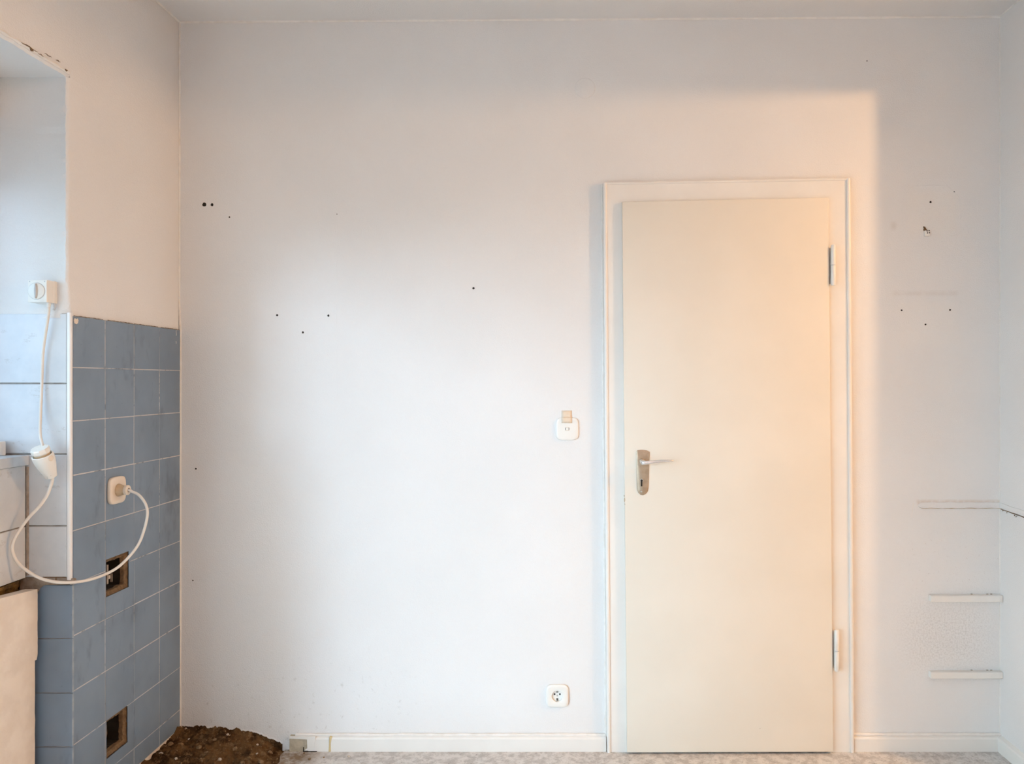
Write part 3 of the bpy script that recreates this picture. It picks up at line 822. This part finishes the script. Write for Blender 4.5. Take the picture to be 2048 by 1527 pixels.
loft(bm, [[Vector((cx-.0008+x*1.2, f0.y-.0024, z)) for x, z in lens], [Vector((cx-.0008+x*.55, f0.y-.008, z*.96)) for x, z in lens]])
new('grip', bm, M['grey'], dl)
for sx in (-1, 1):
    bm = bmesh.new(); lathe(bm, (cx+sx*.0205, f0.y, .0262), (0, -1, 0), [(.0017, -.0002), (.0015, .0004)], 10); new('screw', bm, M['grey'], bx)
bm = bmesh.new(); lathe(bm, (cx+.017, -.022, -hh), (0, 0, -1), [(.006, -.001), (.0055, .006), (.0042, .011)], 14); new('cable_gland', bm, M['plastic'], bx, True)
bm = bmesh.new(); tube(bm, [Vector((cx+.026, -.012, -hh-.0)), Vector((cx+.027, -.012, -hh-.012)), Vector((cx+.024, -.012, -hh-.018))], .003, 8); new('cord_clip', bm, M['grey'], bx)

# cord from the box to its plug
pw = empty('power_cord', at(85, 900, 2.105)); tag(pw, 'white cord hanging from the rotary switch, with octagonal plug', 'cord')
def pp(parent, name, bm, m, smooth=False, par2=None):
    o = new(name, bm, m, smooth=smooth); o.parent = par2 or parent
    if not par2: o.matrix_parent_inverse = Matrix.Translation(-Vector(parent.location))
    return o
CT, CB = at(81.5, 902, 2.072), at(102.5, 952, 2.106)
ax = (CB-CT).normalized()
CBy = CT + ax*.080
g_top = bx.location+Vector((cx+.017, -.022, -hh-.008))
pts = [g_top, g_top+Vector((-.003, .002, -.03)), at(86.5, 700, 2.125), at(83.5, 770, 2.127), at(81, 830, 2.118), at(80.5, 868, 2.098), CT-ax*.008+Vector((0, .012, .006)), CT-ax*.004+Vector((0, .010, 0))]
bm = bmesh.new(); tube(bm, catmull(pts, 10), .0037, 10); pp(pw, 'cable', bm, M['cable'], True)
bm = bmesh.new(); lathe(bm, CT, ax, [(.021, -.010), (.0228, -.007), (.0232, .002), (.0205, .006)], 10, phase=.3); cap = pp(pw, 'plug', bm, M['plastic'])
bm = bmesh.new(); lathe(bm, CT, ax, [(.0195, .004), (.0195, .026)], 24); pp(pw, 'plug_neck', bm, M['tan'], True, cap)

# extension cord: coupling, cable, plug
EX = empty('extension_cord', CT+ax*.05); tag(EX, 'white extension cord looping from the coupling to the cream wall socket', 'cord')
bm = bmesh.new()
prof = [(.0215, .030), (.0215, .012), (.0235, .010), (.0258, .0115), (.0262, .018), (.0255, .030), (.0232, .044), (.0195, .058), (.0160, .072), (.0145, .080), (.0095, .083)]
lathe(bm, CT, ax, prof, 32, True, True)
cp = pp(EX, 'coupling', bm, M['plastic'], True)
a_, u_, v_ = frame_of(ax)
side = (Vector((1, -.25, 0)) - ax*Vector((1, -.25, 0)).dot(ax)).normalized()
bm = bmesh.new()
for k in range(3):
    h = .016+.008*k
lathe(bm, CT+ax*.020+side*.0215, side, [(.0085, -.003), (.0085, .004), (.006, .0055)], 8); pp(EX, 'lug', bm, M['cream'], False, cp)
front = (Vector((.35, -1, 0)) - ax*Vector((.35, -1, 0)).dot(ax)).normalized()
sd2 = ax.cross(front)
for dx, dh in ((-.004, .070), (.0005, .073), (.004, .072), (.005, .076)):
    q = CT+ax*dh+front*(.0150-(dh-.07)*.25)+sd2*dx
    bm = bmesh.new(); lathe(bm, q, front, [(.0012, -.001), (.0010, .0008)], 8); pp(EX, 'vent_hole', bm, M['dark'], False, cp)
CE = CT+ax*.081
way = [((101, 973), 2.107), ((92.5, 992.8), 2.099), ((78.6, 1012.4), 2.088), ((59, 1033), 2.078), ((39, 1059.6), 2.068), ((27.5, 1080.5), 2.063), ((24.5, 1099), 2.062), ((34, 1122.4), 2.066), ((52.4, 1139.5), 2.072), ((78.6, 1155), 2.080), ((110, 1163), 2.092), ((144, 1164), 2.115), ((183, 1157.8), 2.170), ((222.7, 1142), 2.230), ((248.9, 1122.4), 2.268), ((275, 1091), 2.300), ((288, 1059.6), 2.318), ((294.7, 1028), 2.330), ((290.8, 1007), 2.338), ((277.7, 989.5), 2.345), ((264, 982.5), 2.3466)]
PE = Vector((XL+.040, SP.y, SP.z))
pts = [CE, CE+ax*.008] + [at(*p, d) for p, d in way] + [PE+Vector((.004, 0, -.0006)), PE+Vector((-.012, 0, 0))]
bm = bmesh.new(); tube(bm, catmull(pts, 8), .0041, 10); cb = pp(EX, 'cable', bm, M['cable'], True)
# wall plug, waisted body with a round collar
O = Vector((XL+.001, SP.y, SP.z))
bm = bmesh.new(); lathe(bm, O, (1, 0, 0), [(.0188, .0), (.0188, .011), (.0170, .016), (.0140, .025), (.0132, .030)], 32, True, False); pg = pp(EX, 'wall_plug', bm, M['tan'], True)
bm = bmesh.new(); lathe(bm, O, (1, 0, 0), [(.0125, .0295), (.0148, .0302), (.0155, .0325), (.0150, .0385), (.0130, .0400), (.0066, .0400), (.0062, .0330)], 32, True, False); pp(EX, 'plug_collar', bm, M['cream'], True, pg)
bm = bmesh.new(); lathe(bm, O, (1, 0, 0), [(.0066, .0334), (.0066, .0342)], 20); pp(EX, 'cord_entry', bm, M['dark'], False, pg)

# ------------------------------------------------------------------ the broken floor corner: rubble
def hz(x, y):
    u = (x+1.393)/.385
    base = .070*(1-u)**.8 if u < 1 else 0
    base = max(base, .0) + .040*math.exp(-((x+1.23)/.16)**2)*max(0, 1+y/.10)
    base *= max(0, min(1, (y+.62)/.25)) if y < -.37 else 1
    fade = max(0, min(1, (1.05-u)/.25))
    n = .016*mnoise.noise((x*16, y*22, 0)) + .011*mnoise.noise((x*40, y*50, 2)) + .006*mnoise.noise((x*95, y*110, 5)) + .003*mnoise.noise((x*220, y*230, 8))
    return -.012*(1-fade) - .02*max(0, u-1) + (base*.92 + n)*fade + .003
bm = bmesh.new(); NX, NY = 130, 170; rows = []
for j in range(NY+1):
    y = -.62+.618*(j/NY)
    rows.append([bm.verts.new((XL-.004+.40*i/NX, y, hz(XL+.40*i/NX, y))) for i in range(NX+1)])
for j in range(NY):
    for i in range(NX): bm.faces.new((rows[j][i], rows[j][i+1], rows[j+1][i+1], rows[j+1][i]))
heap = tag(new('rubble_heap', bm, M['rubble'], smooth=True), 'heap of brown rubble and grit in the broken floor corner', 'rubble', kind='stuff')
def stone_bm(r):
    bm = bmesh.new(); bmesh.ops.create_icosphere(bm, subdivisions=1, radius=r)
    k = random.random()*50
    for v in bm.verts:
        v.co *= 1+.45*mnoise.noise(v.co/r*.9+Vector((k, 0, 0))); v.co.z *= .65
    return bm
for px, y, r, m in ((322, -.16, .008, 'chip'), (341, -.11, .010, 'brownchip'), (352, -.20, .006, 'chip'), (372, -.02, .005, 'chip'), (378, -.05, .0045, 'chip'), (398, -.10, .011, 'brownchip'), (360, -.09, .013, 'brownchip'), (413, -.13, .008, 'brownchip'), (455, -.03, .0055, 'chip'), (460, -.025, .004, 'chip'), (470, -.08, .009, 'brownchip'), (515, -.03, .005, 'chip'), (514, -.08, .005, 'chip'), (522, -.12, .010, 'brownchip'), (440, -.16, .007, 'chip'), (335, -.06, .012, 'brownchip'), (430, -.06, .008, 'brownchip'), (485, -.15, .008, 'brownchip'), (540, -.05, .008, 'brownchip'), (362, -.015, .005, 'chip')):
    x = (px-VX)*(D+y)/F
    o = new('stone', stone_bm(r), M[m], heap); o.location = (x, y, hz(x, y)+r*.25); o.rotation_euler = (random.uniform(-.4, .4), random.uniform(-.4, .4), random.uniform(0, 6))
bm = bmesh.new()
for k in range(150):
    x = XL+.012+random.random()*.37; y = -.008-random.random()**1.4*.45; r = random.uniform(.0012, .0034)
    bmesh.ops.create_icosphere(bm, subdivisions=1, radius=r, matrix=Matrix.Translation((x, y, hz(x, y)+r*.3)))
tag(new('grit', bm, M['brownchip'], heap), kind='stuff')
# frayed plaster edge above the heap
bm = bmesh.new()
pts = []
N = 120
for i in range(N+1):
    x = XL+.005+.36*i/N
    z = .086-.032*(i/N)**1.2 + .004*mnoise.noise((x*60, 0, 0)) + .004*mnoise.noise((x*170, 3, 0))
    pts.append((x, z - (.03*max(0, (i/N-.72)/.28) if i/N > .72 else 0)))
R = [[Vector((x, -.0002, z+.004)) for x, z in pts], [Vector((x, -.0016, z+.0005*k)) for k, (x, z) in zip([0]*999, pts)], [Vector((x, -.0012, z-.002)) for x, z in pts]]
loft(bm, R, False, False, closed=False)
new('plaster_edge', bm, M['wall'], wall_back)
bm = bmesh.new()
loft(bm, [[Vector((x, -.0010+.0006*mnoise.noise((x*90, 0, 5)), z-.001)) for x, z in pts], [Vector((x, -.003, -.05)) for x, z in pts]], False, False, closed=False)
new('bare_masonry', bm, M['rubble'], wall_back)
# loose bits on the stone floor beside the skirting
for px, y, r in ((697, -.055, .0055), (619, -.075, .006), (608, -.03, .004), (718, -.085, .003), (648, -.06, .004)):
    x = (px-VX)*(D+y)/F
    o = new('stone', stone_bm(r), M['brownchip' if px < 650 else 'chip'], heap); o.location = (x, y, r*.5)

# ground outside the window
bm = bmesh.new(); box(bm, -30, XO-.02, -25, 25, -.9, -.8)
S_('ground', bm, M['ground'], 'pale paved ground outside the window', 'ground')
bpy.context.view_layer.update()
